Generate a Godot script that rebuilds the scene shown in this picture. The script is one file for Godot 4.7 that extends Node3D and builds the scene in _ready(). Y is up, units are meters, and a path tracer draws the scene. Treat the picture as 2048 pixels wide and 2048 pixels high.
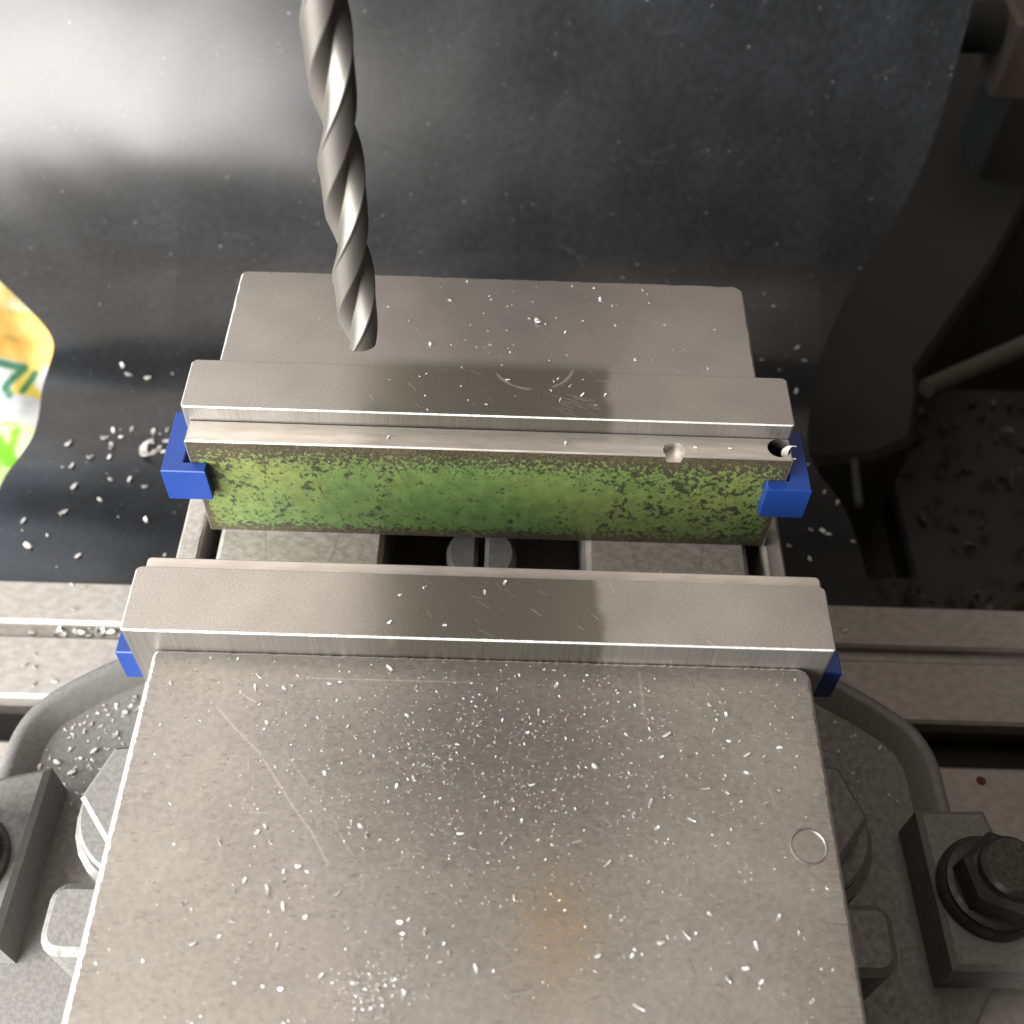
extends Node3D
# A drill over a machine vise, seen from the operator's side. Shapes are written in millimetres.

const MM := 0.001
var rng := RandomNumberGenerator.new()
var used := {}
var M := {}

# ---------------------------------------------------------------- naming
func numbered(called: String) -> String:
	if not used.has(called):
		used[called] = 0
		return called
	used[called] += 1
	return "%s_%03d" % [called, used[called]]

func tag(o: Node, label: String, category: String, group := "", kind := "") -> Node:
	if label != "": o.set_meta("label", label)
	if category != "": o.set_meta("category", category)
	if group != "": o.set_meta("group", group)
	if kind != "": o.set_meta("kind", kind)
	return o

func thing(called: String, label: String, category: String, group := "") -> Node3D:
	var o := Node3D.new()
	o.name = numbered(called)
	add_child(o)
	tag(o, label, category, group)
	return o

func obj(called: String, st: SurfaceTool, m: Material, parent: Node = null, label := "") -> MeshInstance3D:
	var o := MeshInstance3D.new()
	o.name = numbered(called) if parent == null or parent == self else called
	st.generate_normals()
	var mesh := st.commit()
	mesh.surface_set_material(0, m)
	if edges:                      # the worn chamfers collected by slab() are a second surface
		edges.generate_normals()
		edges.commit(mesh)
		mesh.surface_set_material(1, M.edge)
		edges = null
	o.mesh = mesh
	o.cast_shadow = GeometryInstance3D.SHADOW_CASTING_SETTING_ON
	(parent if parent else self).add_child(o, true)
	if label != "": o.set_meta("label", label)
	return o

# ---------------------------------------------------------------- shapes
func mb() -> SurfaceTool:
	var st := SurfaceTool.new()
	st.begin(Mesh.PRIMITIVE_TRIANGLES)
	return st

var edges: SurfaceTool = null
var unit := MM
var flat_z := 1.0e9
var uv_o := Vector2(-100, -100)
var uv_s := Vector2(200, 200)
func put(st: SurfaceTool, p: Vector3, group := 4294967295, uv = null) -> void:
	st.set_smooth_group(group)
	st.set_uv(uv if uv != null else Vector2((p.x - uv_o.x) / uv_s.x, (p.z - uv_o.y) / uv_s.y))
	st.add_vertex(p * unit)

# a, b, c, d anticlockwise as seen from outside
func quad(st: SurfaceTool, a: Vector3, b: Vector3, c: Vector3, d: Vector3, g := 4294967295) -> void:
	put(st, a, g); put(st, c, g); put(st, b, g)
	put(st, a, g); put(st, d, g); put(st, c, g)

func loop_area(o: PackedVector2Array) -> float:
	var s := 0.0
	for i in o.size():
		s += o[i].cross(o[(i + 1) % o.size()])
	return s

# a rounded rectangle in x, z; radii in the order back-left, back-right, front-right, front-left
func rrect(x0: float, x1: float, z0: float, z1: float, r: Array, step := 0.0) -> PackedVector2Array:
	var o := PackedVector2Array()
	var c := [Vector2(x0, z0), Vector2(x1, z0), Vector2(x1, z1), Vector2(x0, z1)]
	var into := [Vector2(1, 1), Vector2(-1, 1), Vector2(-1, -1), Vector2(1, -1)]
	for k in 4:
		var q: float = r[k]
		if q < 0.05:
			o.append(c[k])
			continue
		var mid: Vector2 = c[k] + into[k] * q
		for s in 5:
			var a := PI + k * PI / 2 + s * PI / 8
			o.append(mid + Vector2(cos(a), sin(a)) * q)
	if step <= 0.0: return o
	var fine := PackedVector2Array()
	for i in o.size():
		var a := o[i]
		var b := o[(i + 1) % o.size()]
		var n := maxi(1, int(a.distance_to(b) / step))
		for j in n:
			fine.append(a.lerp(b, float(j) / n))
	return fine

func inset(o: PackedVector2Array, by: float) -> PackedVector2Array:
	var out := PackedVector2Array()
	var n := o.size()
	for i in n:
		var a := (o[i] - o[(i + n - 1) % n]).normalized()
		var b := (o[(i + 1) % n] - o[i]).normalized()
		var na := Vector2(-a.y, a.x)
		var nb := Vector2(-b.y, b.x)
		var m := (na + nb)
		m = m / maxf(0.35, m.length_squared()) * 2.0
		out.append(o[i] + m * by)
	return out

# an upright prism with chamfered top edge (and optionally ragged along it)
func slab(st: SurfaceTool, outline: PackedVector2Array, y0: float, y1: float, c := 0.4, rag := 0.0, c_low := 0.0) -> void:
	var o := outline.duplicate()
	if loop_area(o) < 0.0: o.reverse()      # now the inside lies to the left: inset() is inward
	var n := o.size()
	var top := inset(o, c)
	for i in n:                    # an edge that butts against the next piece stays sharp
		if absf(o[i].y - flat_z) < 0.02: top[i].y = o[i].y
	var drop := PackedFloat32Array()
	for i in n:
		var j := 0.0
		if rag > 0.0: j = rng.randf_range(-rag, rag)
		top[i] += (top[i] - o[i]).normalized() * j if c > 0.0 else Vector2.ZERO
		drop.append(c + j * 0.7)
	var low := inset(o, c_low) if c_low > 0.0 else o
	for i in n:
		var k := (i + 1) % n
		var g := 4294967295
		var a := Vector3(o[i].x, y1 - drop[i], o[i].y)
		var b := Vector3(o[k].x, y1 - drop[k], o[k].y)
		if c > 0.0:
			if absf(o[i].y - flat_z) < 0.02 and absf(o[k].y - flat_z) < 0.02:
				a.y = y1
				b.y = y1
			else:
				quad(edges if edges else st, a, Vector3(top[i].x, y1, top[i].y), Vector3(top[k].x, y1, top[k].y), b, g)
		var e := Vector3(o[i].x, y0 + c_low, o[i].y)
		var f := Vector3(o[k].x, y0 + c_low, o[k].y)
		quad(st, e, a, b, f, g)
		if c_low > 0.0:
			quad(st, Vector3(low[i].x, y0, low[i].y), e, f, Vector3(low[k].x, y0, low[k].y), g)
	for e in [[top, y1, false], [low, y0, true]]:
		var ring: PackedVector2Array = e[0]
		var tris := []
		var t := Geometry2D.triangulate_polygon(ring) if n < 40 else PackedInt32Array()
		for i in range(0, t.size(), 3): tris.append([ring[t[i]], ring[t[i + 1]], ring[t[i + 2]]])
		if tris.is_empty():        # many points: a fan about the middle
			var mid := Vector2.ZERO
			for p in ring: mid += p / n
			for i in n: tris.append([mid, ring[i], ring[(i + 1) % n]])
		for q in tris:
			if ((q[1] - q[0]).cross(q[2] - q[0]) < 0.0) != e[2]: q.reverse()
			for p in q: put(st, Vector3(p.x, e[1], p.y))

func box(st: SurfaceTool, lo: Vector3, hi: Vector3, c := 0.3) -> void:
	slab(st, rrect(lo.x, hi.x, lo.z, hi.z, [0, 0, 0, 0]), lo.y, hi.y, c)

# rows of points; u runs along a row, v across rows; closed joins the end of a row to its start
func grid(st: SurfaceTool, rows: Array, closed := false, flip := false, g := 1, uvs := []) -> void:
	for i in rows.size() - 1:
		var n: int = rows[i].size()
		for j in (n if closed else n - 1):
			var k := (j + 1) % n
			var q := [[i, j], [i, k], [i + 1, k], [i + 1, j]]
			if flip: q = [q[0], q[3], q[2], q[1]]
			for e in [0, 2, 1, 0, 3, 2]:
				var w = q[e]
				put(st, rows[w[0]][w[1]], g, uvs[w[0]][w[1]] if uvs.size() else null)

# a turned shape about an upright axis; profile = [radius, y] from the bottom up
func lathe(st: SurfaceTool, at: Vector2, profile: Array, n := 48, faceted := true) -> void:
	for i in profile.size() - 1:
		var r := []
		for e in [profile[i], profile[i + 1]]:
			var row := []
			for j in n:
				var a := TAU * j / n
				row.append(Vector3(at.x + cos(a) * e[0], e[1], at.y - sin(a) * e[0]))
			r.append(row)
		grid(st, r, true, false, 10 + i if faceted else 1)
	var top: Array = profile[-1]
	if top[0] > 0.01:
		for j in n:
			var a := TAU * j / n
			var b := TAU * (j + 1) / n
			put(st, Vector3(at.x, top[1], at.y)); put(st, Vector3(at.x + cos(b) * top[0], top[1], at.y - sin(b) * top[0])); put(st, Vector3(at.x + cos(a) * top[0], top[1], at.y - sin(a) * top[0]))

func hexagon(at: Vector2, r: float, turn: float) -> PackedVector2Array:
	var o := PackedVector2Array()
	for k in 6:
		o.append(at + Vector2(cos(turn + k * PI / 3), sin(turn + k * PI / 3)) * r)
	return o

func circle(at: Vector2, r: float, n := 40) -> PackedVector2Array:
	var o := PackedVector2Array()
	for k in n:
		o.append(at + Vector2(cos(TAU * k / n), sin(TAU * k / n)) * r)
	return o

# a bent tube through points, with a radius for each
func tube(st: SurfaceTool, pts: Array, radii: Array, n := 12) -> void:
	var rows := []
	for i in pts.size():
		var t: Vector3 = (pts[mini(i + 1, pts.size() - 1)] - pts[maxi(i - 1, 0)]).normalized()
		var u := t.cross(Vector3.UP if absf(t.y) < 0.95 else Vector3.RIGHT).normalized()
		var v := u.cross(t).normalized()
		var row := []
		for j in n:
			var a := TAU * j / n
			row.append(pts[i] + (u * cos(a) + v * sin(a)) * radii[i])
		rows.append(row)
	grid(st, rows, true, true)
	for e in [0, pts.size() - 1]:
		for j in n:
			var k := (j + 1) % n
			var tri := [pts[e], rows[e][j], rows[e][k]]
			if e == 0: tri = [pts[e], rows[e][k], rows[e][j]]
			for p in tri: put(st, p)

func smooth_path(pts: Array, per := 8) -> Array:
	var out := []
	for i in pts.size() - 1:
		var a = pts[maxi(i - 1, 0)]
		var d = pts[mini(i + 2, pts.size() - 1)]
		for j in per:
			out.append(pts[i].cubic_interpolate(pts[i + 1], a, d, float(j) / per))
	out.append(pts[-1])
	return out

# ---------------------------------------------------------------- textures
func noise(freq: float, seed_: int, octaves := 3, kind := FastNoiseLite.TYPE_SIMPLEX_SMOOTH) -> FastNoiseLite:
	var n := FastNoiseLite.new()
	n.seed = seed_
	n.frequency = freq
	n.noise_type = kind
	n.fractal_octaves = octaves
	return n

func noise_bytes(w: int, h: int, freq: float, seed_: int, octaves := 3) -> PackedByteArray:
	var im := noise(freq, seed_, octaves).get_image(w, h, false, false, true)
	im.convert(Image.FORMAT_L8)
	return im.get_data()

func noise_tex(freq: float, seed_: int, lo: Color, hi: Color, a := 0.3, b := 0.7, octaves := 4, size := 512) -> NoiseTexture2D:
	var t := NoiseTexture2D.new()
	t.width = size
	t.height = size
	t.seamless = true
	t.noise = noise(freq, seed_, octaves)
	var r := Gradient.new()
	r.set_color(0, lo)
	r.set_color(1, hi)
	r.set_offset(0, a)
	r.set_offset(1, b)
	t.color_ramp = r
	return t

func sm(a: float, b: float, x: float) -> float:
	return smoothstep(a, b, x)

class Canvas:
	var w: int
	var h: int
	var px: PackedByteArray
	func _init(w_: int, h_: int) -> void:
		w = w_
		h = h_
		px = PackedByteArray()
		px.resize(w * h * 3)
	func set_c(x: int, y: int, r: float, g: float, b: float) -> void:
		var i := (y * w + x) * 3
		px[i] = clampi(int(r), 0, 255)
		px[i + 1] = clampi(int(g), 0, 255)
		px[i + 2] = clampi(int(b), 0, 255)
	func mix_c(x: int, y: int, c: Color, a: float) -> void:
		if x < 0 or y < 0 or x >= w or y >= h: return
		var i := (y * w + x) * 3
		px[i] = int(lerpf(px[i], c.r8, a))
		px[i + 1] = int(lerpf(px[i + 1], c.g8, a))
		px[i + 2] = int(lerpf(px[i + 2], c.b8, a))
	func stroke(a: Vector2, b: Vector2, wide: float, c: Color, alpha: float, broken := 0.0, r: RandomNumberGenerator = null) -> void:
		var lo := Vector2(minf(a.x, b.x), minf(a.y, b.y)) - Vector2(wide, wide) * 2.0
		var hi := Vector2(maxf(a.x, b.x), maxf(a.y, b.y)) + Vector2(wide, wide) * 2.0
		var d := b - a
		var l := maxf(d.length_squared(), 0.001)
		for y in range(maxi(0, int(lo.y)), mini(h - 1, int(hi.y)) + 1):
			for x in range(maxi(0, int(lo.x)), mini(w - 1, int(hi.x)) + 1):
				var p := Vector2(x, y)
				var t := clampf((p - a).dot(d) / l, 0.0, 1.0)
				var k := p.distance_to(a + d * t) / wide
				if k < 1.0:
					var f := alpha * (1.0 - k * k)
					if broken > 0.0 and r and r.randf() < broken: f *= 0.2
					mix_c(x, y, c, f)
	func texture() -> ImageTexture:
		return ImageTexture.create_from_image(Image.create_from_data(w, h, false, Image.FORMAT_RGB8, px))

# ---------------------------------------------------------------- materials
func mat(color: Color, rough := 0.5, metal := 0.0) -> StandardMaterial3D:
	var m := StandardMaterial3D.new()
	m.albedo_color = color.linear_to_srgb()
	m.roughness = rough
	m.metallic = metal
	return m

func tri(m: StandardMaterial3D, per_mm: Vector3) -> StandardMaterial3D:
	m.uv1_triplanar = true
	m.uv1_world_triplanar = true
	m.uv1_scale = per_mm * 1000.0
	return m

func make_materials() -> void:
	# machined steel, ground along x
	var grain := noise_tex(0.05, 3, Color(0, 0, 0), Color(1, 1, 1), 0.1, 0.9)
	var s := mat(Color(0.50, 0.465, 0.43), 1.0, 0.92)
	s.albedo_texture = noise_tex(0.012, 5, Color(0.95, 0.95, 0.95), Color(1, 1, 1), 0.3, 0.7)
	s.roughness_texture = noise_tex(0.02, 8, Color(0.38, 0.38, 0.38), Color(0.42, 0.42, 0.42))
	s.roughness_texture_channel = BaseMaterial3D.TEXTURE_CHANNEL_GREEN
	s.heightmap_enabled = true
	s.heightmap_texture = grain
	s.heightmap_scale = 0.0007
	M.steel = tri(s, Vector3(0.012, 0.06, 0.06))
	# rougher cast and milled faces
	var c := mat(Color(0.34, 0.32, 0.30), 1.0, 0.55)
	c.albedo_texture = noise_tex(0.03, 15, Color(0.92, 0.915, 0.905), Color(1, 1, 1), 0.3, 0.7, 5)
	c.roughness_texture = noise_tex(0.02, 18, Color(0.45, 0.45, 0.45), Color(0.6, 0.6, 0.6))
	c.roughness_texture_channel = BaseMaterial3D.TEXTURE_CHANNEL_GREEN
	c.heightmap_enabled = true
	c.heightmap_texture = grain
	c.heightmap_scale = 0.003
	M.milled = tri(c, Vector3(0.02, 0.03, 0.03))
	var p := mat(Color(0.135, 0.133, 0.128), 1.0, 0.15)
	p.albedo_texture = noise_tex(0.05, 25, Color(0.90, 0.90, 0.90), Color(1, 1, 1), 0.25, 0.7, 5)
	p.roughness_texture = noise_tex(0.03, 28, Color(0.5, 0.5, 0.5), Color(0.75, 0.75, 0.75))
	p.roughness_texture_channel = BaseMaterial3D.TEXTURE_CHANNEL_GREEN
	p.heightmap_enabled = true
	p.heightmap_texture = noise_tex(0.08, 29, Color(0, 0, 0), Color(1, 1, 1), 0.2, 0.8)
	p.heightmap_scale = 0.0025
	M.cast = tri(p, Vector3(0.02, 0.02, 0.02))
	var t := mat(Color(0.25, 0.236, 0.218), 1.0, 0.35)
	t.albedo_texture = noise_tex(0.02, 35, Color(0.93, 0.925, 0.915), Color(1, 1, 1), 0.3, 0.7, 5)
	t.roughness_texture = noise_tex(0.02, 38, Color(0.42, 0.42, 0.42), Color(0.58, 0.58, 0.58))
	t.roughness_texture_channel = BaseMaterial3D.TEXTURE_CHANNEL_GREEN
	t.heightmap_enabled = true
	t.heightmap_texture = grain
	t.heightmap_scale = 0.003
	M.table = tri(t, Vector3(0.02, 0.03, 0.03))
	var d := mat(Color(0.05, 0.049, 0.046), 1.0, 0.5)
	d.albedo_texture = noise_tex(0.04, 45, Color(0.82, 0.81, 0.8), Color(1, 1, 1), 0.3, 0.7, 5)
	d.roughness_texture = noise_tex(0.03, 48, Color(0.35, 0.35, 0.35), Color(0.55, 0.55, 0.55))
	d.roughness_texture_channel = BaseMaterial3D.TEXTURE_CHANNEL_GREEN
	M.black_steel = tri(d, Vector3(0.03, 0.03, 0.03))
	var b := mat(Color(0.007, 0.034, 0.18), 0.42, 0.2)
	b.heightmap_enabled = true
	b.heightmap_texture = grain
	b.heightmap_scale = 0.001
	M.blue = tri(b, Vector3(0.06, 0.06, 0.06))
	var w := mat(Color(0.44, 0.425, 0.405), 0.52, 0.45)
	w.heightmap_enabled = true
	w.heightmap_texture = noise_tex(0.1, 51, Color(0, 0, 0), Color(1, 1, 1), 0.2, 0.8)
	w.heightmap_scale = 0.004
	M.edge = tri(w, Vector3(0.05, 0.05, 0.05))
	M.drill = mat(Color(0.185, 0.175, 0.162), 0.47, 0.85)
	M.drill.heightmap_enabled = true
	M.drill.heightmap_texture = grain
	M.drill.heightmap_scale = 0.0012
	tri(M.drill, Vector3(0.09, 0.03, 0.09))
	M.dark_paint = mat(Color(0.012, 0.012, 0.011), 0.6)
	M.floor = mat(Color(0.02, 0.02, 0.018), 0.8)
	M.brown = mat(Color(0.045, 0.032, 0.025), 0.7)
	M.tan = mat(Color(0.022, 0.0185, 0.014), 0.85)
	M.chip = mat(Color(0.42, 0.405, 0.385), 0.5, 0.5)
	M.dull_chip = mat(Color(0.36, 0.345, 0.325), 0.5, 0.6)
	M.swarf = mat(Color(0.055, 0.053, 0.048), 0.55, 0.3)
	M.rusty = mat(Color(0.045, 0.038, 0.03), 0.75)

func jaw_top_texture() -> ImageTexture:
	# movable jaw: 150 x 150 mm from x -75, z 55
	var n := 1400
	var c := Canvas.new(n, n)
	var a := noise_bytes(n, n, 0.004, 101, 4)
	var b := noise_bytes(n, n, 0.05, 102, 3)
	var f := noise_bytes(n, n, 0.25, 103, 2)
	var k := n / 150.0
	for y in n:
		for x in n:
			var i := y * n + x
			var v := 178.0 + (a[i] - 128) * 0.07 + (b[i] - 128) * 0.08 + (f[i] - 128) * 0.10
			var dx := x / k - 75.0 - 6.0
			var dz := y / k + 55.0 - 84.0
			var dark := exp(-(dx * dx / 1300.0 + dz * dz / 520.0)) * (0.6 + 0.4 * a[i] / 255.0)  # darker middle: reflection of the overhead machine head, painted into the colour
			var rx := x / k - 75.0 - 16.0
			var rz := y / k + 55.0 - 119.0
			var rust := exp(-(rx * rx / 60.0 + rz * rz / 130.0)) * (b[i] / 255.0) * 0.75
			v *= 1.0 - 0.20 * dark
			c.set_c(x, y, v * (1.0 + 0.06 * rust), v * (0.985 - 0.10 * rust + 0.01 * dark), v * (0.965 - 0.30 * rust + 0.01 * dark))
	var at := func(p: Vector2) -> Vector2: return Vector2((p.x + 75.0) * k, (p.y - 55.0) * k)
	var light := Color(0.93, 0.92, 0.90)
	var sc := [Vector2(-53.5, 76.9), Vector2(-49, 81.5), Vector2(-43.5, 86.5), Vector2(-35.4, 97.4), Vector2(-30.9, 102.7), Vector2(-27, 109)]
	for i in 5: c.stroke(at.call(sc[i]), at.call(sc[i + 1]), 3.0, light, 0.5, 0.3, rng)
	for i in range(2, 5): c.stroke(at.call(sc[i] + Vector2(4.5, -1)), at.call(sc[i + 1] + Vector2(4.5, -2)), 2.0, light, 0.35, 0.4, rng)
	c.stroke(at.call(Vector2(-49.3, 73.4)), at.call(Vector2(-45.9, 75.4)), 2.5, light, 0.5, 0.2, rng)
	c.stroke(at.call(Vector2(-35.9, 69.4)), at.call(Vector2(-1.2, 69.3)), 2.2, light, 0.6, 0.4, rng)
	c.stroke(at.call(Vector2(34.1, 65.6)), at.call(Vector2(34.7, 76.6)), 4.0, light, 0.5, 0.4, rng)
	for i in 260:      # small scrapes, most of them in the middle
		var p := Vector2(rng.randfn(8, 30), rng.randfn(95, 24))
		var d := Vector2.from_angle(rng.randf_range(-0.6, 1.9)) * rng.randf_range(0.8, 4.0)
		var tone := light if rng.randf() < 0.75 else Color(0.45, 0.43, 0.40)
		c.stroke(at.call(p), at.call(p + d), rng.randf_range(1.0, 2.0), tone, rng.randf_range(0.15, 0.55), 0.3, rng)
	for i in 15000:    # grain: short flecks along the grinding marks, more of them in the middle
		var q := Vector2(rng.randf_range(0, n), rng.randf_range(0, n))
		var near := exp(-(pow(q.x / k - 81.0, 2) / 1500.0 + pow(q.y / k - 34.0, 2) / 900.0))
		if rng.randf() < 0.3 + 0.7 * near:
			var tone := Color(0.86, 0.84, 0.81) if rng.randf() < 0.5 else Color(0.44, 0.42, 0.38)
			c.stroke(q, q + Vector2.from_angle(rng.randf_range(-0.4, 0.4)) * rng.randf_range(1.0, 14.0), rng.randf_range(1.1, 2.3), tone, rng.randf_range(0.10, 0.34))
	for i in 5000:     # fine pits and specks
		var q := Vector2(rng.randf_range(0, n), rng.randf_range(0, n))
		var near := exp(-(pow(q.x / k - 81.0, 2) / 1800.0 + pow(q.y / k - 32.0, 2) / 900.0))
		if rng.randf() < 0.35 + near:
			c.stroke(q, q + Vector2.from_angle(rng.randf_range(-0.4, 0.4)) * rng.randf_range(1.0, 5.0), rng.randf_range(0.8, 1.7), light if rng.randf() < 0.6 else Color(0.4, 0.38, 0.35), rng.randf_range(0.2, 0.6))
	for i in 220:      # burrs of the sawn flanks run in from the long edges
		var z := rng.randf_range(70, 150)
		var side := 1.0 if rng.randf() < 0.5 else -1.0
		var p := Vector2(70.5 * side, z)
		c.stroke(at.call(p), at.call(p - Vector2(side * rng.randf_range(1, 5), rng.randf_range(-0.3, 0.6))), 1.2, Color(0.55, 0.52, 0.48), 0.35)
	return c.texture()

func plate_texture(seed_: int, patch_span: Vector2, arcs: bool) -> ImageTexture:
	# 160 x 60 mm; smear = from x to x of the oily patch with the head reflection painted in
	var w := 1280
	var h := 480
	var c := Canvas.new(w, h)
	var a := noise_bytes(w, h, 0.006, seed_, 4)
	var f := noise_bytes(w, h, 0.2, seed_ + 1, 2)
	for y in h:
		for x in w:
			var i := y * w + x
			var v := 196.0 + (a[i] - 128) * 0.06 + (f[i] - 128) * 0.12
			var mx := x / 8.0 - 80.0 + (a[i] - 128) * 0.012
			var oil_reflection := sm(patch_span.x - 14.0, patch_span.x + 10.0, mx) * (1.0 - sm(patch_span.y - 1.5, patch_span.y + 1.5, mx)) * (0.75 + 0.25 * a[i] / 255.0)
			if arcs: oil_reflection *= sm(250.0, 300.0, y + (f[i] - 128) * 0.06)
			v *= 1.0 - 0.30 * oil_reflection
			c.set_c(x, y, v, v * (0.985 + 0.01 * oil_reflection), v * (0.968 - 0.04 * oil_reflection))
	var light := Color(0.95, 0.94, 0.92)
	var P := func(p: Vector2) -> Vector2: return Vector2((p.x + 80.0) * 8.0, (p.y + 52.0) * 8.0)
	if arcs:
		for i in 26:
			var t0 := 0.15 + i * 0.1
			if i > 8 and i < 15: continue
			var m := Vector2(10.8, -18.0)
			c.stroke(P.call(m + Vector2.from_angle(t0) * Vector2(10, 8.5)), P.call(m + Vector2.from_angle(t0 + 0.1) * Vector2(10, 8.5)), 2.6 + 2.0 * absf(sin(i * 0.5)), light, 0.6, 0.3, rng)
		for i in 26:
			var p := Vector2(rng.randf_range(15, 25), rng.randf_range(-9, -2))
			c.stroke(P.call(p), P.call(p + Vector2(rng.randf_range(1, 3), rng.randf_range(0.3, 1.4))), 1.6, light, 0.4, 0.3, rng)
	for i in 90:
		var p := Vector2(rng.randfn(8, 26), rng.randf_range(-50, 6))
		c.stroke(P.call(p), P.call(p + Vector2.from_angle(rng.randf_range(0.2, 1.2)) * rng.randf_range(0.6, 3.5)), rng.randf_range(0.8, 1.6), light, rng.randf_range(0.2, 0.6), 0.2, rng)
	return c.texture()

func steel_with(tex: Texture2D, rough := 0.4) -> StandardMaterial3D:
	var s := mat(Color(0.58, 0.57, 0.56), rough, 0.92)
	s.albedo_texture = tex
	s.heightmap_enabled = true
	s.heightmap_texture = M.steel.heightmap_texture
	s.heightmap_scale = 0.0007
	s.roughness = rough
	return s

func coat_texture() -> ImageTexture:
	# mottled green layer, 148 x 36 mm, v from the top edge down
	var w := 1480
	var h := 360
	var c := Canvas.new(w, h)
	var a := noise_bytes(w, h, 0.003, 201, 3)
	var b := noise_bytes(w, h, 0.055, 202, 4)
	var f := noise_bytes(w, h, 0.16, 203, 3)
	var g := noise_bytes(w, h, 0.02, 204, 3)
	var big := noise_bytes(w, h, 0.033, 205, 4)
	var wide := noise_bytes(w, h, 0.012, 206, 2)
	for y in h:
		for x in w:
			var i := y * w + x
			var v := y / float(h)
			var u := x / float(w)
			var n := b[i] / 255.0 * 0.6 + f[i] / 255.0 * 0.4
			var top := sm(0.0, 0.38 + 0.1 * (g[i] / 255.0 - 0.5), v)
			var low := 1.0 - sm(0.80, 0.99, v + 0.08 * (g[i] / 255.0 - 0.5))
			var side := sm(0.0, 0.03, u) * (1.0 - sm(0.97, 1.0, u))
			var cover := top * low * side
			var m := sm(0.60 - 0.30 * cover, 0.68 - 0.30 * cover, n + 0.12 * cover)
			m = maxf(m, 0.0) * sm(0.02, 0.10, cover)
			var yel := clampf(0.50 + (a[i] / 255.0 - 0.5) * 0.8 - 0.45 * sm(0.15, 0.42, u) * (1.0 - sm(0.5, 0.68, u)) - 0.3 * sm(0.5, 0.9, v), 0.0, 1.0)
			var tone := 0.86 + 0.28 * (f[i] / 255.0 - 0.5) + 0.2 * (g[i] / 255.0 - 0.5)
			var gr := Vector3(84, 110, 60).lerp(Vector3(112, 120, 63), yel) * tone
			var base := Vector3(58, 53, 42).lerp(Vector3(112, 102, 62), sm(0.60, 0.70, f[i] / 255.0) * 0.7) * (0.75 + 0.5 * (n - 0.5) + 0.25 * a[i] / 255.0)
			var mid := exp(-pow((u - 0.52) / 0.17, 2.0)) * (1.0 - sm(0.55, 0.95, v))
			var e := 0.60 + 0.07 * mid - 0.055 * sm(0.6, 0.8, u) - 0.04 * sm(0.7, 0.95, v) - 0.045 * (1.0 - sm(0.1, 0.5, v)) - 0.03 * (1.0 - sm(0.08, 0.25, u))
			var fleck := sm(e, e + 0.05, 1.0 - (0.45 * n + 0.30 * big[i] / 255.0 + 0.25 * wide[i] / 255.0)) * 0.9
			tone += 0.22 * mid
			gr = gr.lerp(Vector3(38, 40, 27), fleck)
			var o := base.lerp(gr, m)
			c.set_c(x, y, o.x, o.y, o.z)
	return c.texture()

func sheet_texture() -> ImageTexture:
	var n := 1024
	var c := Canvas.new(n, n)
	var a := noise_bytes(n, n, 0.006, 301, 4)
	var f := noise_bytes(n, n, 0.06, 302, 3)
	for y in n:
		for x in n:
			var i := y * n + x
			var v := 29.0 + (a[i] - 128) * 0.04 + (f[i] - 128) * 0.04
			c.set_c(x, y, v * 0.97, v, v * 1.07)
	for i in 420:
		var q := Vector2(rng.randf_range(0, n), rng.randf_range(0, n))
		var g := rng.randf_range(70, 170) / 255.0
		c.stroke(q, q + Vector2.from_angle(rng.randf_range(0, 6)) * rng.randf_range(0.0, 2.5), rng.randf_range(0.9, 2.0), Color(g, g, g), rng.randf_range(0.2, 0.7))
	for i in 30:
		var q := Vector2(rng.randf_range(0, n), rng.randf_range(0, n))
		var d := Vector2.from_angle(rng.randf_range(-0.5, 0.8)) * rng.randf_range(8, 60)
		c.stroke(q, q + d, rng.randf_range(1.2, 4.0), Color(0.33, 0.33, 0.33), rng.randf_range(0.1, 0.3), 0.4, rng)
	return c.texture()

func bag_texture() -> ImageTexture:
	# printed pouch seen through the cut-out: yellow top, orange band, green lettering, leaves
	var n := 512
	var c := Canvas.new(n, n)
	var a := noise_bytes(n, n, 0.02, 401, 3)
	var b := noise_bytes(n, n, 0.012, 402, 2)
	for y in n:
		for x in n:
			var i := y * n + x
			var v := y / float(n)
			var o := Vector3(250, 244, 200).lerp(Vector3(252, 222, 120), clampf(a[i] / 255.0 * 1.4 - 0.3, 0, 1))
			if v > 0.48: o = Vector3(250, 196, 96).lerp(Vector3(255, 220, 140), a[i] / 255.0 * 0.6)
			if v > 0.615: o = Vector3(238, 210, 96).lerp(Vector3(232, 232, 225), sm(0.45, 0.6, b[i] / 255.0))
			if v > 0.70: o = Vector3(186, 192, 198).lerp(Vector3(240, 240, 236), a[i] / 255.0)
			if v > 0.77: o = Vector3(130, 215, 25).lerp(Vector3(225, 245, 190), sm(0.42, 0.62, a[i] / 255.0))
			if v > 0.86: o = o.lerp(Vector3(235, 240, 205), 0.7)
			c.set_c(x, y, o.x, o.y, o.z)
	for k in 14:
		c.stroke(Vector2(20 + k * 36, 284), Vector2(36 + k * 36, 285), 5.0, Color(0.80, 0.72, 0.34), 0.6)
	var gr := Color(0.12, 0.45, 0.33)
	for k in 7:         # bold strokes of the green lettering
		var x := 26.0 + k * 72.0
		c.stroke(Vector2(x, 322), Vector2(x + 30, 320), 7.0, gr, 0.9)
		c.stroke(Vector2(x + 30, 322), Vector2(x + 16, 350), 7.0, gr, 0.9)
		c.stroke(Vector2(x + 46, 324), Vector2(x + 40, 352), 6.0, gr, 0.9)
		c.stroke(Vector2(x + 16, 350), Vector2(x + 28, 362), 6.0, gr, 0.8)
	return c.texture()

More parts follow.
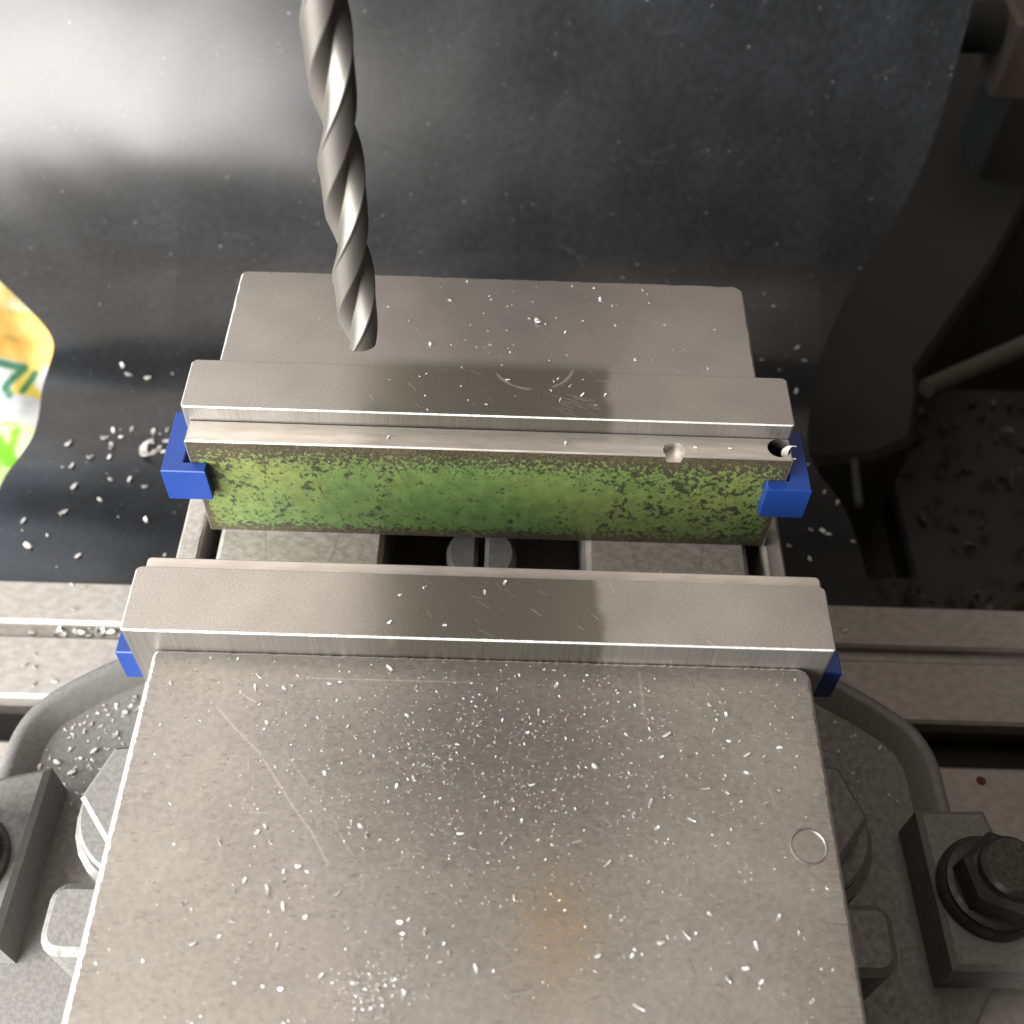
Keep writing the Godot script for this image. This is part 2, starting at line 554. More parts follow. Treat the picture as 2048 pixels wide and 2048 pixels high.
# ---------------------------------------------------------------- chips
func ribbon(curl: float, length: float, wide: float, thick: float, seed_: int) -> ArrayMesh:
	# a short shaving, bent and a little twisted, one millimetre scale
	var r := RandomNumberGenerator.new()
	r.seed = seed_
	var st := mb()
	var n := 4 if curl < 1.0 else 12
	var rows := []
	for i in n + 1:
		var t := float(i) / n
		var ang := curl * (t - 0.5)
		var rad := length / maxf(curl, 0.05)
		var p := Vector3(sin(ang) * rad, (1.0 - cos(ang)) * rad * 0.5, (1.0 - cos(ang)) * rad * 0.8)
		var tw := (t - 0.5) * 0.7
		var w := wide * (0.55 + 0.45 * sin(PI * clampf(t * 0.9 + 0.05, 0, 1))) * r.randf_range(0.8, 1.15)
		var u := Vector3(0, sin(tw), cos(tw)) * w * 0.5
		var v := Vector3(0, cos(tw), -sin(tw)) * thick * 0.5
		rows.append([p - u + v, p + u + v, p + u - v, p - u - v])
	grid(st, rows, true, false, 4294967295)
	for e in [0, n]:
		var q: Array = rows[e]
		if e == 0: quad(st, q[0], q[1], q[2], q[3])
		else: quad(st, q[3], q[2], q[1], q[0])
	st.generate_normals()
	return st.commit()

var chip_mesh := []
func make_chip_meshes() -> void:
	for k in 5: chip_mesh.append(ribbon(0.5 + 0.12 * k, 1.0, 0.55, 0.14, 500 + k))
	for k in 3: chip_mesh.append(ribbon(0.4, 1.0, 0.24, 0.10, 510 + k))   # needles
	for k in 3: chip_mesh.append(ribbon(4.2, 2.6, 0.5, 0.10, 520 + k))    # curls

func chip_place(p: Vector3, size: float, tilt := 0.35) -> Transform3D:
	var b := Basis.from_euler(Vector3(rng.randf_range(-tilt, tilt), rng.randf_range(0, TAU), rng.randf_range(-tilt, tilt)))
	return Transform3D(b.scaled(Vector3.ONE * size), p * MM)

func chip(p: Vector3, size: float, kind: int, label: String, group: String, turn = null, m: Material = null) -> void:
	var o := MeshInstance3D.new()
	o.name = numbered("metal_chip")
	o.mesh = chip_mesh[kind]
	o.material_override = m if m else M.chip
	var t := chip_place(p + Vector3(0, size * 0.12, 0), size)
	if turn != null:
		t.basis = Basis.from_euler(Vector3(rng.randf_range(-0.2, 0.2), turn, rng.randf_range(-0.15, 0.15))).scaled(Vector3.ONE * size)
	o.transform = t
	add_child(o)
	tag(o, label, "metal chip", group)

func litter(called: String, label: String, places: Array, sizes: Array, kinds: Array, m: Material, parent_kind := "stuff", tilt := 0.4) -> void:
	var mm := MultiMesh.new()
	mm.transform_format = MultiMesh.TRANSFORM_3D
	# three shapes are joined so that one MultiMesh shows a little variety
	mm.mesh = chip_mesh[kinds[0]]
	mm.instance_count = places.size()
	for i in places.size():
		mm.set_instance_transform(i, chip_place(places[i], sizes[i], tilt))
	var o := MultiMeshInstance3D.new()
	o.name = numbered(called)
	o.multimesh = mm
	o.material_override = m
	add_child(o)
	tag(o, label, "metal chips", "", parent_kind)

# ---------------------------------------------------------------- sheet surface
func sheet_profile() -> Array:
	return smooth_path([Vector2(-19, -113), Vector2(-45, -115.0), Vector2(-70, -119.0), Vector2(-92, -118.0), Vector2(-112, -113.0), Vector2(-140, -111.5), Vector2(-170, -98), Vector2(-200, -68), Vector2(-222, -24), Vector2(-236, 40), Vector2(-242, 120), Vector2(-244, 200)], 10)

func sheet_half(i: float) -> float:
	var w := [152.0, 153.0, 151.5, 142.5, 144.0, 152.0, 167.0, 190.0, 197.0, 195.0, 190.0, 185.0]
	var k := clampi(int(i), 0, 10)
	return cubic_interpolate(w[k], w[k + 1], w[maxi(k - 1, 0)], w[mini(k + 2, 11)], clampf(i - k, 0.0, 1.0))

func sheet_y(z: float) -> float:
	var pr := sheet_profile()
	for i in pr.size() - 1:
		if z <= pr[i].x and z >= pr[i + 1].x:
			return lerpf(pr[i].y, pr[i + 1].y, (z - pr[i].x) / (pr[i + 1].x - pr[i].x))
	return -113.0

# ---------------------------------------------------------------- the scene
func _ready() -> void:
	rng.seed = 7
	var cam := Camera3D.new()
	cam.name = "camera"
	cam.position = Vector3(3.31, 201.45, 184.47) * MM
	cam.basis = Basis(Vector3.UP, -0.0188) * Basis(Vector3.RIGHT, -0.9142) * Basis(Vector3.BACK, 0.0457)
	cam.near = 0.01
	cam.far = 20.0
	cam.fov = 49.234
	add_child(cam)
	var lens := CameraAttributesPhysical.new()
	lens.frustum_focal_length = 26.19
	lens.frustum_focus_distance = 0.262
	lens.frustum_near = 0.01
	lens.frustum_far = 20.0
	lens.exposure_aperture = 11.0
	cam.attributes = lens
	cam.fov = 49.234

	var env := Environment.new()
	env.background_mode = Environment.BG_COLOR
	env.background_color = Color(0.78, 0.74, 0.68)
	env.background_energy_multiplier = 0.10
	env.tonemap_mode = Environment.TONE_MAPPER_LINEAR
	env.tonemap_exposure = 1.0
	env.sdfgi_enabled = true
	env.ssao_enabled = true
	env.ssil_enabled = true
	var we := WorldEnvironment.new()
	we.name = "surroundings"
	we.environment = env
	add_child(we)

	area_light("window_light", Vector3(-690, 260, 570), Vector3(-20, -20, 0), Vector2(0.95, 0.6), 6.6, Color(1.0, 0.99, 0.97))
	area_light("side_fill_light", Vector3(-820, 480, -520), Vector3(-60, -60, -20), Vector2(0.8, 0.6), 0.55, Color(0.86, 0.93, 1.0))  # added fill lamp, brightens the sheet and the left side
	area_light("ceiling_light", Vector3(-320, 1100, -430), Vector3(-320, 0, -430), Vector2(1.35, 1.5), 1.6, Color(1.0, 0.945, 0.89))

	make_materials()
	make_chip_meshes()
	build_floor()
	build_table()
	build_sheet()
	build_vise()
	build_bars()
	build_clips()
	build_drill()
	build_clamps()
	build_background()
	build_chips()

func area_light(called: String, at: Vector3, aim: Vector3, size: Vector2, energy: float, color: Color) -> void:
	var l := AreaLight3D.new()
	l.name = called
	l.area_size = size
	l.light_energy = energy
	l.light_color = color
	l.area_range = 10.0
	l.area_attenuation = 2.0
	l.shadow_enabled = true
	l.look_at_from_position(at * MM, aim * MM, Vector3.UP if absf(at.x - aim.x) + absf(at.z - aim.z) > 1.0 else Vector3.BACK)
	add_child(l)

func build_floor() -> void:
	var st := mb()
	slab(st, rrect(-900, 900, -900, 700, [0, 0, 0, 0]), -420, -400, 1.0)
	tag(obj("floor", st, M.floor), "dark floor under the machine", "floor", "", "structure")

func build_table() -> void:
	var t := thing("machine_table", "grey iron machine table with T slots running under the vise", "machine table")
	var strips := [[-21.0, -4.8], [0.0, 22.0], [36.5, 72.0], [86.0, 122.0], [136.0, 175.0]]
	for s in strips:
		var st := mb()
		slab(st, rrect(-330, 330, s[0], s[1], [0, 0, 0, 0]), -116.5, -110, 1.0)
		slab(st, rrect(-330, 330, s[0] + (6 if s[0] > 1 else 0), s[1] - (6 if s[1] > 1 else 0), [0, 0, 0, 0]), -139.9, -116.6, 0.0)
		obj("table_strip", st, M.table, t)
	var g := mb()
	box(g, Vector3(-330, -116.4, -4.79), Vector3(330, -113.5, -0.01), 0.0)
	obj("coolant_groove", g, M.table, t)
	var b := mb()
	slab(b, rrect(-330, 330, -21, 175, [0, 0, 0, 0]), -165, -140, 0.5)
	obj("table_body", b, M.dark_paint, t)
	var rs := mb()
	lathe(rs, Vector2(150.6, 41.0), [[1.5, -109.99], [1.2, -109.93]], 14)
	obj("rust_spot", rs, mat(Color(0.06, 0.012, 0.008), 0.9), t)
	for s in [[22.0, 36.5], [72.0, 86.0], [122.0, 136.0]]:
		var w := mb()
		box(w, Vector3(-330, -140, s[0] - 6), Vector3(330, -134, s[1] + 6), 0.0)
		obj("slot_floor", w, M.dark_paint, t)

func build_sheet() -> void:
	var pr := sheet_profile()
	var m := mat(Color(1, 1, 1), 1.0, 0.0)
	m.albedo_texture = sheet_texture()
	m.roughness_texture = noise_tex(0.006, 58, Color(0.28, 0.28, 0.28), Color(0.31, 0.31, 0.31), 0.3, 0.7, 2)
	m.roughness_texture_channel = BaseMaterial3D.TEXTURE_CHANNEL_GREEN
	m.metallic_specular = 0.42
	var wob := noise(0.012, 61, 2)
	var top := []
	var low := []
	var uvs := []
	var n := 60
	for i in pr.size():
		var half := sheet_half(i / 10.0)
		var p: Vector2 = pr[i]
		var d: Vector2 = (pr[mini(i + 1, pr.size() - 1)] - pr[maxi(i - 1, 0)]).normalized()
		var nor := Vector3(0, -d.x, d.y)     # up off the upper side
		var a := []
		var b := []
		var u := []
		for j in n + 1:
			var f := float(j) / n * 2.0 - 1.0
			var wide := half
			if f < 0.0: wide += 8.0 * exp(-pow((p.x + 98.0) / 34.0, 2.0))
			if f < 0.0: wide += 24.0 * smoothstep(-132.0, -176.0, p.x)     # the left side runs wider at the back
			var q := Vector3(-22 + wide * f, p.y, p.x)
			q += nor * wob.get_noise_2d(q.x, i * 6.0) * 0.45
			a.append(q)
			b.append(q - nor * 2.6)
			u.append(Vector2(q.x / 260.0 + 0.5, i / float(pr.size()) * 1.8))
		top.append(a)
		low.append(b)
		uvs.append(u)
	var st := mb()
	grid(st, top, false, false, 1, uvs)
	grid(st, low, false, true, 2, uvs)
	for e in [0, n]:
		var rows := []
		for i in pr.size(): rows.append([top[i][e], low[i][e]])
		grid(st, rows, false, e == 0, 3)
	grid(st, [top[0], low[0]], false, true, 4)
	grid(st, [top[-1], low[-1]], false, false, 4)
	tag(obj("rubber_sheet", st, m), "black glossy rubber sheet curving up behind the vise, scattered with chips", "rubber sheet")

func build_vise() -> void:
	var v := thing("machine_vise", "grey steel machine vise with two wide jaws, bolted to the table", "vise")
	# base flange with a raised rim
	var st := mb()
	var corner := [Vector2(108, 17), Vector2(119, 24), Vector2(128.5, 33), Vector2(132, 46), Vector2(132, 62), Vector2(134, 88), Vector2(135, 103), Vector2(127, 114), Vector2(112, 124), Vector2(100, 150)]
	var o := PackedVector2Array()
	for p in corner: o.append(p)
	for i in range(corner.size() - 1, -1, -1): o.append(Vector2(-corner[i].x - 2.0, corner[i].y))
	slab(st, o, -109.9, -96, 1.0)
	var flange := obj("base_flange", st, M.cast, v)
	for s in [-1.0, 1.0]:          # a flat-topped ridge, its inner side sloping down to the base
		st = mb()
		var path := [Vector2(82, 3.5), Vector2(104, 17), Vector2(117, 25.5), Vector2(126, 33.5), Vector2(130.3, 43), Vector2(131, 55), Vector2(131.2, 66)]
		path = smooth_path(path, 4)
		var rows := []
		for i in path.size():
			var d: Vector2 = (path[mini(i + 1, path.size() - 1)] - path[maxi(i - 1, 0)]).normalized()
			var into := Vector2(-d.y, d.x)
			var row := []
			for e in [[0.0, -97.0], [0.1, -91.2], [0.6, -90.3], [1.6, -90.0], [3.2, -90.1], [4.0, -90.7], [8.6, -96.2]]:
				var q: Vector2 = path[i] + into * e[0]
				row.append(Vector3(q.x * s - (2.0 if s < 0 else 0.0), e[1], q.y))
			rows.append(row)
		grid(st, rows, false, s > 0, 1)
		obj("raised_rim", st, M.cast, flange)
	# body under the ways
	st = mb()
	slab(st, rrect(-81.5, 80, -56, 182, [3, 3, 3, 3]), -97, -66, 0.6)
	obj("base_body", st, M.cast, v)
	for s in [[-81.5, -75.5], [74.6, 80.0]]:
		st = mb()
		slab(st, rrect(s[0], s[1], -56, 182, [2, 2, 2, 2], 4.0), -66, -41.0, 0.8, 0.15)
		obj("side_wall", st, M.milled, v)
	for s in [[-71.0, -27.2], [26.9, 70.0]]:
		st = mb()
		slab(st, rrect(s[0], s[1], -54, 180, [1, 1, 1, 1]), -66, -40.5, 1.3)
		obj("slide_way", st, M.milled, v)
	# slotted nut post between the ways
	st = mb()
	for s in [-1.0, 1.0]:
		var h := PackedVector2Array()
		for k in 17:
			var a := -PI / 2 + PI * k / 16
			h.append(Vector2(-1.2 + s * (0.9 + 8.8 * cos(a)), 6.0 + 9.6 * sin(a)))
		slab(st, h, -66, -49, 1.2)
	obj("slotted_nut", st, M.cast, v)
	# fixed jaw
	uv_o = Vector2(-80, -52)
	uv_s = Vector2(160, 60)
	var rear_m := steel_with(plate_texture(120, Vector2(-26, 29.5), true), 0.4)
	st = mb()
	flat_z = -16.06
	edges = mb()
	slab(st, rrect(-68.2, 67.4, -50.6, -16.06, [1.8, 2.6, 0, 0], 2.0), -66, 0, 0.5, 0.14)
	var fixed := obj("fixed_jaw", st, rear_m, v)
	st = mb()
	flat_z = -16.0
	edges = mb()
	slab(st, rrect(-75, 75, -16, 0, [1.0, 1.0, 0.9, 1.1], 0.7), -40.3, 0, 0.30, 0.045)
	flat_z = 1.0e9
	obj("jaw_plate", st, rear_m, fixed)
	# movable jaw
	uv_o = Vector2(-75, 55)
	uv_s = Vector2(150, 150)
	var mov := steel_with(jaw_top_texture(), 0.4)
	st = mb()
	edges = mb()
	slab(st, rrect(-69.4, 70.9, 63.4, 186, [1.4, 2.8, 2, 2], 0.7), -40.3, -7.2, 0.8, 0.16)
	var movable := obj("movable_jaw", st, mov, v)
	st = mb()
	lathe(st, Vector2(65.0, 103.0), [[3.6, -7.4], [3.6, -7.1], [3.4, -7.02], [3.25, -7.14], [3.2, -7.15]], 40)
	obj("round_plug", st, mov, movable)
	uv_o = Vector2(-80, 5)
	uv_s = Vector2(160, 60)
	st = mb()
	edges = mb()
	slab(st, rrect(-75, 75, 47.0, 63.35, [1.4, 1.6, 0.9, 0.9], 0.7), -40.3, 0, 0.30, 0.045)
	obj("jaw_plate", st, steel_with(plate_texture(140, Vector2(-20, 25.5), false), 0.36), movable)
	# swivel bolts and lugs at both sides of the base
	for s in [-1.0, 1.0]:
		var lug := mb()
		var bx: float = 80.0 * s
		var outl := PackedVector2Array([Vector2(bx - 6 * s, 58)])
		for k in 13:
			var a := -PI / 2 + PI * k / 12
			outl.append(Vector2(bx + s * 19.0 * cos(a), 77 + 19.0 * sin(a)))
		outl.append(Vector2(bx - 6 * s, 96))
		slab(lug, outl, -97, -66, 1.6)
		obj("bolt_lug", lug, M.cast, v)
		var wa := mb()
		lathe(wa, Vector2(bx, 76.5), [[17.2, -66], [17.2, -63.2], [16.4, -62.4]], 48)
		var bolt := obj("swivel_washer", wa, M.cast, v)
		var nu := mb()
		slab(nu, hexagon(Vector2(bx, 76.0), 14.2, 0.15 * s), -62.4, -52, 1.2)
		obj("swivel_nut", nu, M.cast, bolt)
		var lb := mb()
		var x0: float = minf(72.0 * s, 98.0 * s)
		slab(lb, rrect(x0, x0 + 26.0, 95.5, 112, [4, 4, 5, 5]), -96, -60, 1.8)
		obj("side_lug", lb, M.cast, v)
		var rb := mb()
		slab(rb, rrect(minf(76 * s, 94 * s), maxf(76 * s, 94 * s), 112.4, 165, [2, 2, 2, 2]), -96, -76, 2.0)
		obj("base_step", rb, M.cast, v)

func build_bars() -> void:
	# rear parallel with a hole and a half-round notch
	var t := thing("parallel_bar", "thin steel parallel bar with mottled green face standing against the rear jaw", "parallel bar", "parallel bars on the jaws")
	var st := mb()
	unit = 1.0
	slab(st, rrect(-73.6, 74.6, 0.16, 7.0, [0, 0, 0, 0]), -40.45, -4.6, 0.34)
	unit = MM
	st.generate_normals()
	var csg := CSGCombiner3D.new()
	csg.name = "bar"
	csg.scale = Vector3.ONE * MM
	t.add_child(csg)
	var body := CSGMesh3D.new()
	body.name = "bar_body"
	body.mesh = st.commit()
	body.material = M.steel
	csg.add_child(body)
	csg_cut(csg, Vector3(71.6, -4.6, 3.4), 2.9, 60.0, M.black_steel)
	csg_cut(csg, Vector3(45.6, -4.6, 5.2), 2.7, 4.6, M.steel)
	uv_o = Vector2(-100, -100)
	uv_s = Vector2(200, 200)
	var c := mb()
	var rows := []
	var uvs := []
	var nx := 300
	for i in 2:
		var r := []
		var u := []
		for j in nx + 1:
			var x := -73.35 + 147.7 * j / nx
			var top := -5.1
			if absf(x - 45.6) < 2.05: top = -6.95
			r.append(Vector3(x, top if i == 0 else -40.3, 7.06))
			u.append(Vector2(float(j) / nx, i))
		rows.append(r)
		uvs.append(u)
	grid(c, rows, false, true, 1, uvs)
	var back := []
	for r in rows:
		var b := []
		for p in r: b.append(p - Vector3(0, 0, 0.05))
		back.append(b)
	grid(c, back, false, false, 2, uvs)
	grid(c, [rows[0], back[0]], false, false, 3, [uvs[0], uvs[0]])
	grid(c, [rows[1], back[1]], false, true, 3, [uvs[1], uvs[1]])
	var g := mat(Color(1, 1, 1), 0.48, 0.1)
	g.albedo_texture = coat_texture()
	obj("green_coat", c, g, t, "mottled green coat worn to dark metal at its edges")
	# front parallel behind the movable jaw plate
	var f := thing("parallel_bar", "thin steel parallel bar standing behind the front jaw plate, only its top edge showing", "parallel bar", "parallel bars on the jaws")
	st = mb()
	edges = mb()
	slab(st, rrect(-73.6, 74.8, 43.4, 46.9, [0.9, 1.2, 0.6, 0.6], 1.0), -40.45, -1.6, 0.4)
	obj("bar", st, M.steel, f)

func csg_cut(csg: Node, at: Vector3, r: float, h: float, m: Material) -> void:
	var k := CSGCylinder3D.new()
	k.name = "drilled_hole"
	k.operation = CSGShape3D.OPERATION_SUBTRACTION
	k.radius = r
	k.height = h
	k.sides = 32
	k.position = at
	k.material = m
	csg.add_child(k)

func build_clips() -> void:
	var spec := [
		[-1.0, 7.1, 10.2, -9.5, "blue metal corner clip hooked round the left end of the green bar"],
		[1.0, 7.1, 10.2, -9.5, "blue metal corner clip hooked round the right end of the green bar"],
		[-1.0, 43.2, 40.0, 60.4, "blue metal corner clip peeping out under the left end of the front jaw plate"],
		[1.0, 43.2, 40.0, 60.4, "blue metal corner clip in shadow under the right end of the front jaw plate"],
	]
	for k in spec:
		var s: float = k[0]
		var low := 0.0
		var o := PackedVector2Array([Vector2(75.35 * s, k[1]), Vector2(69.4 * s, k[1]), Vector2(69.4 * s, k[2]), Vector2(80.4 * s, k[2]), Vector2(80.4 * s, k[3]), Vector2(75.35 * s, k[3])])
		if k[3] > 50.0:        # the front pair only grip the end of the jaw plate
			o = PackedVector2Array([Vector2(75.1 * s, 54.3), Vector2(75.1 * s, k[3]), Vector2(80.2 * s, k[3]), Vector2(80.2 * s, 54.3)])
			low = 2.0
		if s > 0: 
			for i in o.size(): o[i].x += 0.2
		var st := mb()
		slab(st, o, -23.4 - low, -12.5 - low, 0.25)
		tag(obj("corner_clip", st, M.blue), k[4], "clip", "blue clips on the jaws")

func build_drill() -> void:
	var t := thing("drill_bit", "large grey twist drill hanging point down over the rear jaw", "drill bit")
	var R := 4.75
	var ax := Vector2(-30.86, -8.96)
	var pitch := 58.5
	var tip := 13.2
	var n := 120
	var rows := []
	var y := tip
	while y < 150.0:
		var lim: float = (y - tip) * 1.62 + 0.02
		var row := []
		var phi0 := TAU * (y - 86.0) / pitch
		for j in n:
			var a := TAU * j / n
			var e := fposmod(a + PI / 2, PI) - PI / 2          # angle from a flute's middle
			var half := 0.92
			var r := R * 0.955
			if absf(e) < half:
				var q := absf(e) / half
				r = R * (0.45 + 0.52 * pow(q, 1.35))
				r = minf(r, R)
			elif e > 0.0 and e < half + 0.17:
				r = R
			r = minf(r, lim)
			var w := a + phi0
			row.append(Vector3(ax.x + sin(w) * r, y, ax.y + cos(w) * r))
		rows.append(row)
		y += 0.18 if y < tip + 3.2 else 0.7
	var st := mb()
	grid(st, rows, true, true, 1)
	obj("fluted_body", st, M.drill, t)
	st = mb()
	lathe(st, ax, [[R, 150], [R, 190]], 40)
	obj("shank", st, M.drill, t)
	var c := thing("drill_chuck", "dark keyless drill chuck gripping the drill above the vise", "drill chuck")
	st = mb()
	lathe(st, ax, [[6.5, 152], [9, 152.5], [20, 172], [20, 235]], 48)
	obj("sleeve", st, M.black_steel, c)
	st = mb()
	lathe(st, ax, [[14, 235], [21, 236], [21, 262], [14, 263]], 48)
	obj("knurled_ring", st, M.black_steel, c)
	var h := thing("spindle_head", "dark painted machine head carrying the drill chuck over the vise", "machine head")
	st = mb()
	slab(st, rrect(-58, 62, -480, 55, [25, 25, 40, 40]), 275, 520, 4.0, 0.0, 6.0)
	obj("housing", st, M.dark_paint, h)
	st = mb()
	lathe(st, ax, [[10, 263.2], [28, 263.4], [28, 274.9]], 48)
	obj("spindle_nose", st, M.milled, h)

func build_clamps() -> void:
	for s in [1.0, -1.0]:
		var t := thing("table_clamp", "steel clamp plate with bolt and washer on the vise base, %s of the vise" % ["right" if s > 0 else "left"], "clamp", "clamps holding the vise base")
		var st := mb()
		var o := PackedVector2Array([Vector2(117, 63.5), Vector2(135.5, 63), Vector2(137.5, 72), Vector2(150, 74), Vector2(150, 104), Vector2(118, 104.5)])
		for i in o.size(): o[i].x *= s
		if s < 0:
			for i in o.size(): o[i].x += 2.5
			o[0].y = 58
		slab(st, o, -95.9, -80, 1.4)
		obj("clamp_plate", st, M.cast, t)
		var at := Vector2(131.0 * s, 84.5)
		st = mb()
		lathe(st, at, [[13.2, -79.9], [13.2, -77.6], [12.6, -76.8], [9.0, -77.8]], 48)
		obj("washer", st, M.black_steel, t)
		st = mb()
		lathe(st, at, [[11.6, -77.6], [11.6, -75.8], [10.2, -75.2]], 48)
		var hx := obj("hex_nut", st, M.black_steel, t)
		st = mb()
		slab(st, hexagon(at, 10.6, 0.35), -75.2, -66, 1.6)
		obj("nut_body", st, M.black_steel, hx)
		st = mb()
		lathe(st, at, [[7.6, -66], [7.6, -63.4], [6.6, -62.4]], 32)
		obj("stud", st, M.black_steel, t)

func build_background() -> void:
	# printed pouch on the left, below the sheet
	uv_o = Vector2(-330, -330)
	uv_s = Vector2(200, 210)
	var st := mb()
	var rows := []
	var under := []
	var wr := noise(0.02, 71, 3)
	for i in 33:
		var r := []
		var l := []
		for j in 33:
			var u := j / 32.0
			var v := i / 32.0
			var puff := pow(maxf(0.0, sin(PI * u) * sin(PI * v)), 0.5)
			var x := -360.0 + 180.0 * u
			var z := -370.0 + 250.0 * v
			var w := wr.get_noise_2d(x, z) * 9.0 * puff
			r.append(Vector3(x, -232 + puff * 30.0 + w, z))
			l.append(Vector3(x, -234 - puff * 14.0, z))
		rows.append(r)
		under.append(l)
	uv_o = Vector2(-360, -370)
	uv_s = Vector2(180, 250)
	grid(st, rows, false, true, 1)
	grid(st, under, false, false, 2)
	var bm := mat(Color(1, 1, 1), 0.35)
	bm.albedo_texture = bag_texture()
	bm.albedo_color = Color(0.8, 0.8, 0.8)
	var bag := obj("printed_pouch", st, bm)
	tag(bag, "bright yellow and green printed plastic pouch seen past the rubber sheet's left notch", "pouch")
	# a crate that carries it
	st = mb()
	slab(st, rrect(-380, -170, -390, -100, [6, 6, 6, 6]), -399.9, -248, 2.0)
	tag(obj("storage_box", st, M.dark_paint), "dark storage box under the printed pouch on the left", "box")
	# cast machine knee on the right, behind the table
	st = mb()
	var o := PackedVector2Array([Vector2(120, -126), Vector2(136, -118), Vector2(160, -122), Vector2(178, -131), Vector2(186, -155), Vector2(189, -174), Vector2(240, -247), Vector2(291, -331), Vector2(327, -458), Vector2(150, -458), Vector2(120, -330)])
	slab(st, o, -399.9, -150, 3.0)
	tag(obj("machine_knee", st, mat(Color(0.005, 0.005, 0.0045), 0.7)), "dark painted casting of the machine right of the rubber sheet", "machine casting")
	st = mb()
	slab(st, rrect(236, 345, -360, -312, [3, 3, 3, 3]), -100, -62, 2.0)
	tag(obj("brown_block", st, M.brown), "brown block at the upper right behind the machine casting", "block")
	st = mb()
	slab(st, rrect(248, 345, -358, -318, [3, 3, 3, 3]), -399.9, -100.1, 2.0)
	tag(obj("cabinet", st, M.dark_paint), "dark cabinet under the brown block at the upper right", "cabinet")
	st = mb()
	tube(st, [Vector3(235.8, -76, -333), Vector3(219, -76, -333), Vector3(215, -76, -333)], [12.0, 12.0, 9.0], 28)  # added knob, stands in for a dark hole
	tag(obj("added_knob", st, mat(Color(0.004, 0.004, 0.004), 0.9)), "added black knob standing in for a dark hole left of the brown block", "knob")
	# debris in the chip tray on the right
	st = mb()
	slab(st, PackedVector2Array([Vector2(120, -112), Vector2(196, -112), Vector2(196, -235), Vector2(430, -235), Vector2(430, -24), Vector2(120, -24)]), -240, -222, 2.0)
	var tray := thing("chip_tray", "dark chip tray full of swarf behind the right end of the table", "tray")
	obj("tray_floor", st, M.dark_paint, tray)
	st = mb()
	slab(st, rrect(430.1, 434, -235, -24, [0, 0, 0, 0]), -240, -190, 0.5)
	obj("tray_wall", st, M.dark_paint, tray)
	for kind in 3:
		var places := []
		var sizes := []
		for i in 260:
			var p := Vector2(rng.randf_range(140, 420), rng.randf_range(-106, -28)) if rng.randf() < 0.5 else Vector2(rng.randf_range(205, 420), rng.randf_range(-225, -28))
			var heap := 16.0 * exp(-(pow(p.x - 215, 2) / 3000.0 + pow(p.y + 70, 2) / 900.0))
			places.append(Vector3(p.x, -221 + rng.randf_range(0, 6) + heap, p.y))
			sizes.append(rng.randf_range(2.0, 6.5) * [1.0, 1.3, 1.5][kind])
		litter("swarf_heap", "dark heap of swarf in the chip tray at the right", places, sizes, [[9, 3, 6][kind]], [M.swarf, M.swarf, M.rusty][kind], "stuff", 1.2)
	st = mb()
	tube(st, [Vector3(150, -149, -118), Vector3(146.5, -146, -92)], [1.7, 1.7])
	tag(obj("thin_rod", st, M.swarf), "short thin grey rod sticking out over the chip tray", "rod")
	st = mb()
	tube(st, [Vector3(183, -138, -150), Vector3(236, -140, -182), Vector3(290, -142, -214)], [4.2, 4.2, 4.2])
	tag(obj("tan_rod", st, M.tan), "dull tan rod slanting across the gap right of the rubber sheet", "rod")
	st = mb()
	tube(st, smooth_path([Vector3(206, -200, -62), Vector3(222, -196, -78), Vector3(250, -196, -92)], 6), [3.5, 3.5, 3.5, 3.5, 3.5, 3.5, 3.5, 3.5, 3.5, 3.5, 3.5, 3.5, 3.5])
	tag(obj("tan_stick", st, M.tan), "tan stick lying in the chip tray above the right table end", "stick")

func jaw_label(p: Vector2, kind: int) -> String:
	var across := "far left" if p.x < -38 else "left half" if p.x < -12 else "middle" if p.x < 18 else "right half" if p.x < 44 else "far right"
	var along := "just below the front jaw plate" if p.y < 76 else "a third of the way down" if p.y < 94 else "level with the round plug" if p.y < 109 else "level with the rusty patch" if p.y < 122 else "near the bottom edge of view"
	return "%s on the movable jaw, %s, %s" % ["bright needle of metal" if kind > 4 else "small bright metal flake", across, along]

func where(p: Vector2, kind: int, refs: Array) -> String:
	var best = refs[0]
	for r in refs:
		if p.distance_to(r[0]) < p.distance_to(best[0]): best = r
	return "%s %s" % ["bright needle of metal" if kind > 4 else "broad bright metal flake" if kind > 2 else "small bright metal flake", best[1]]

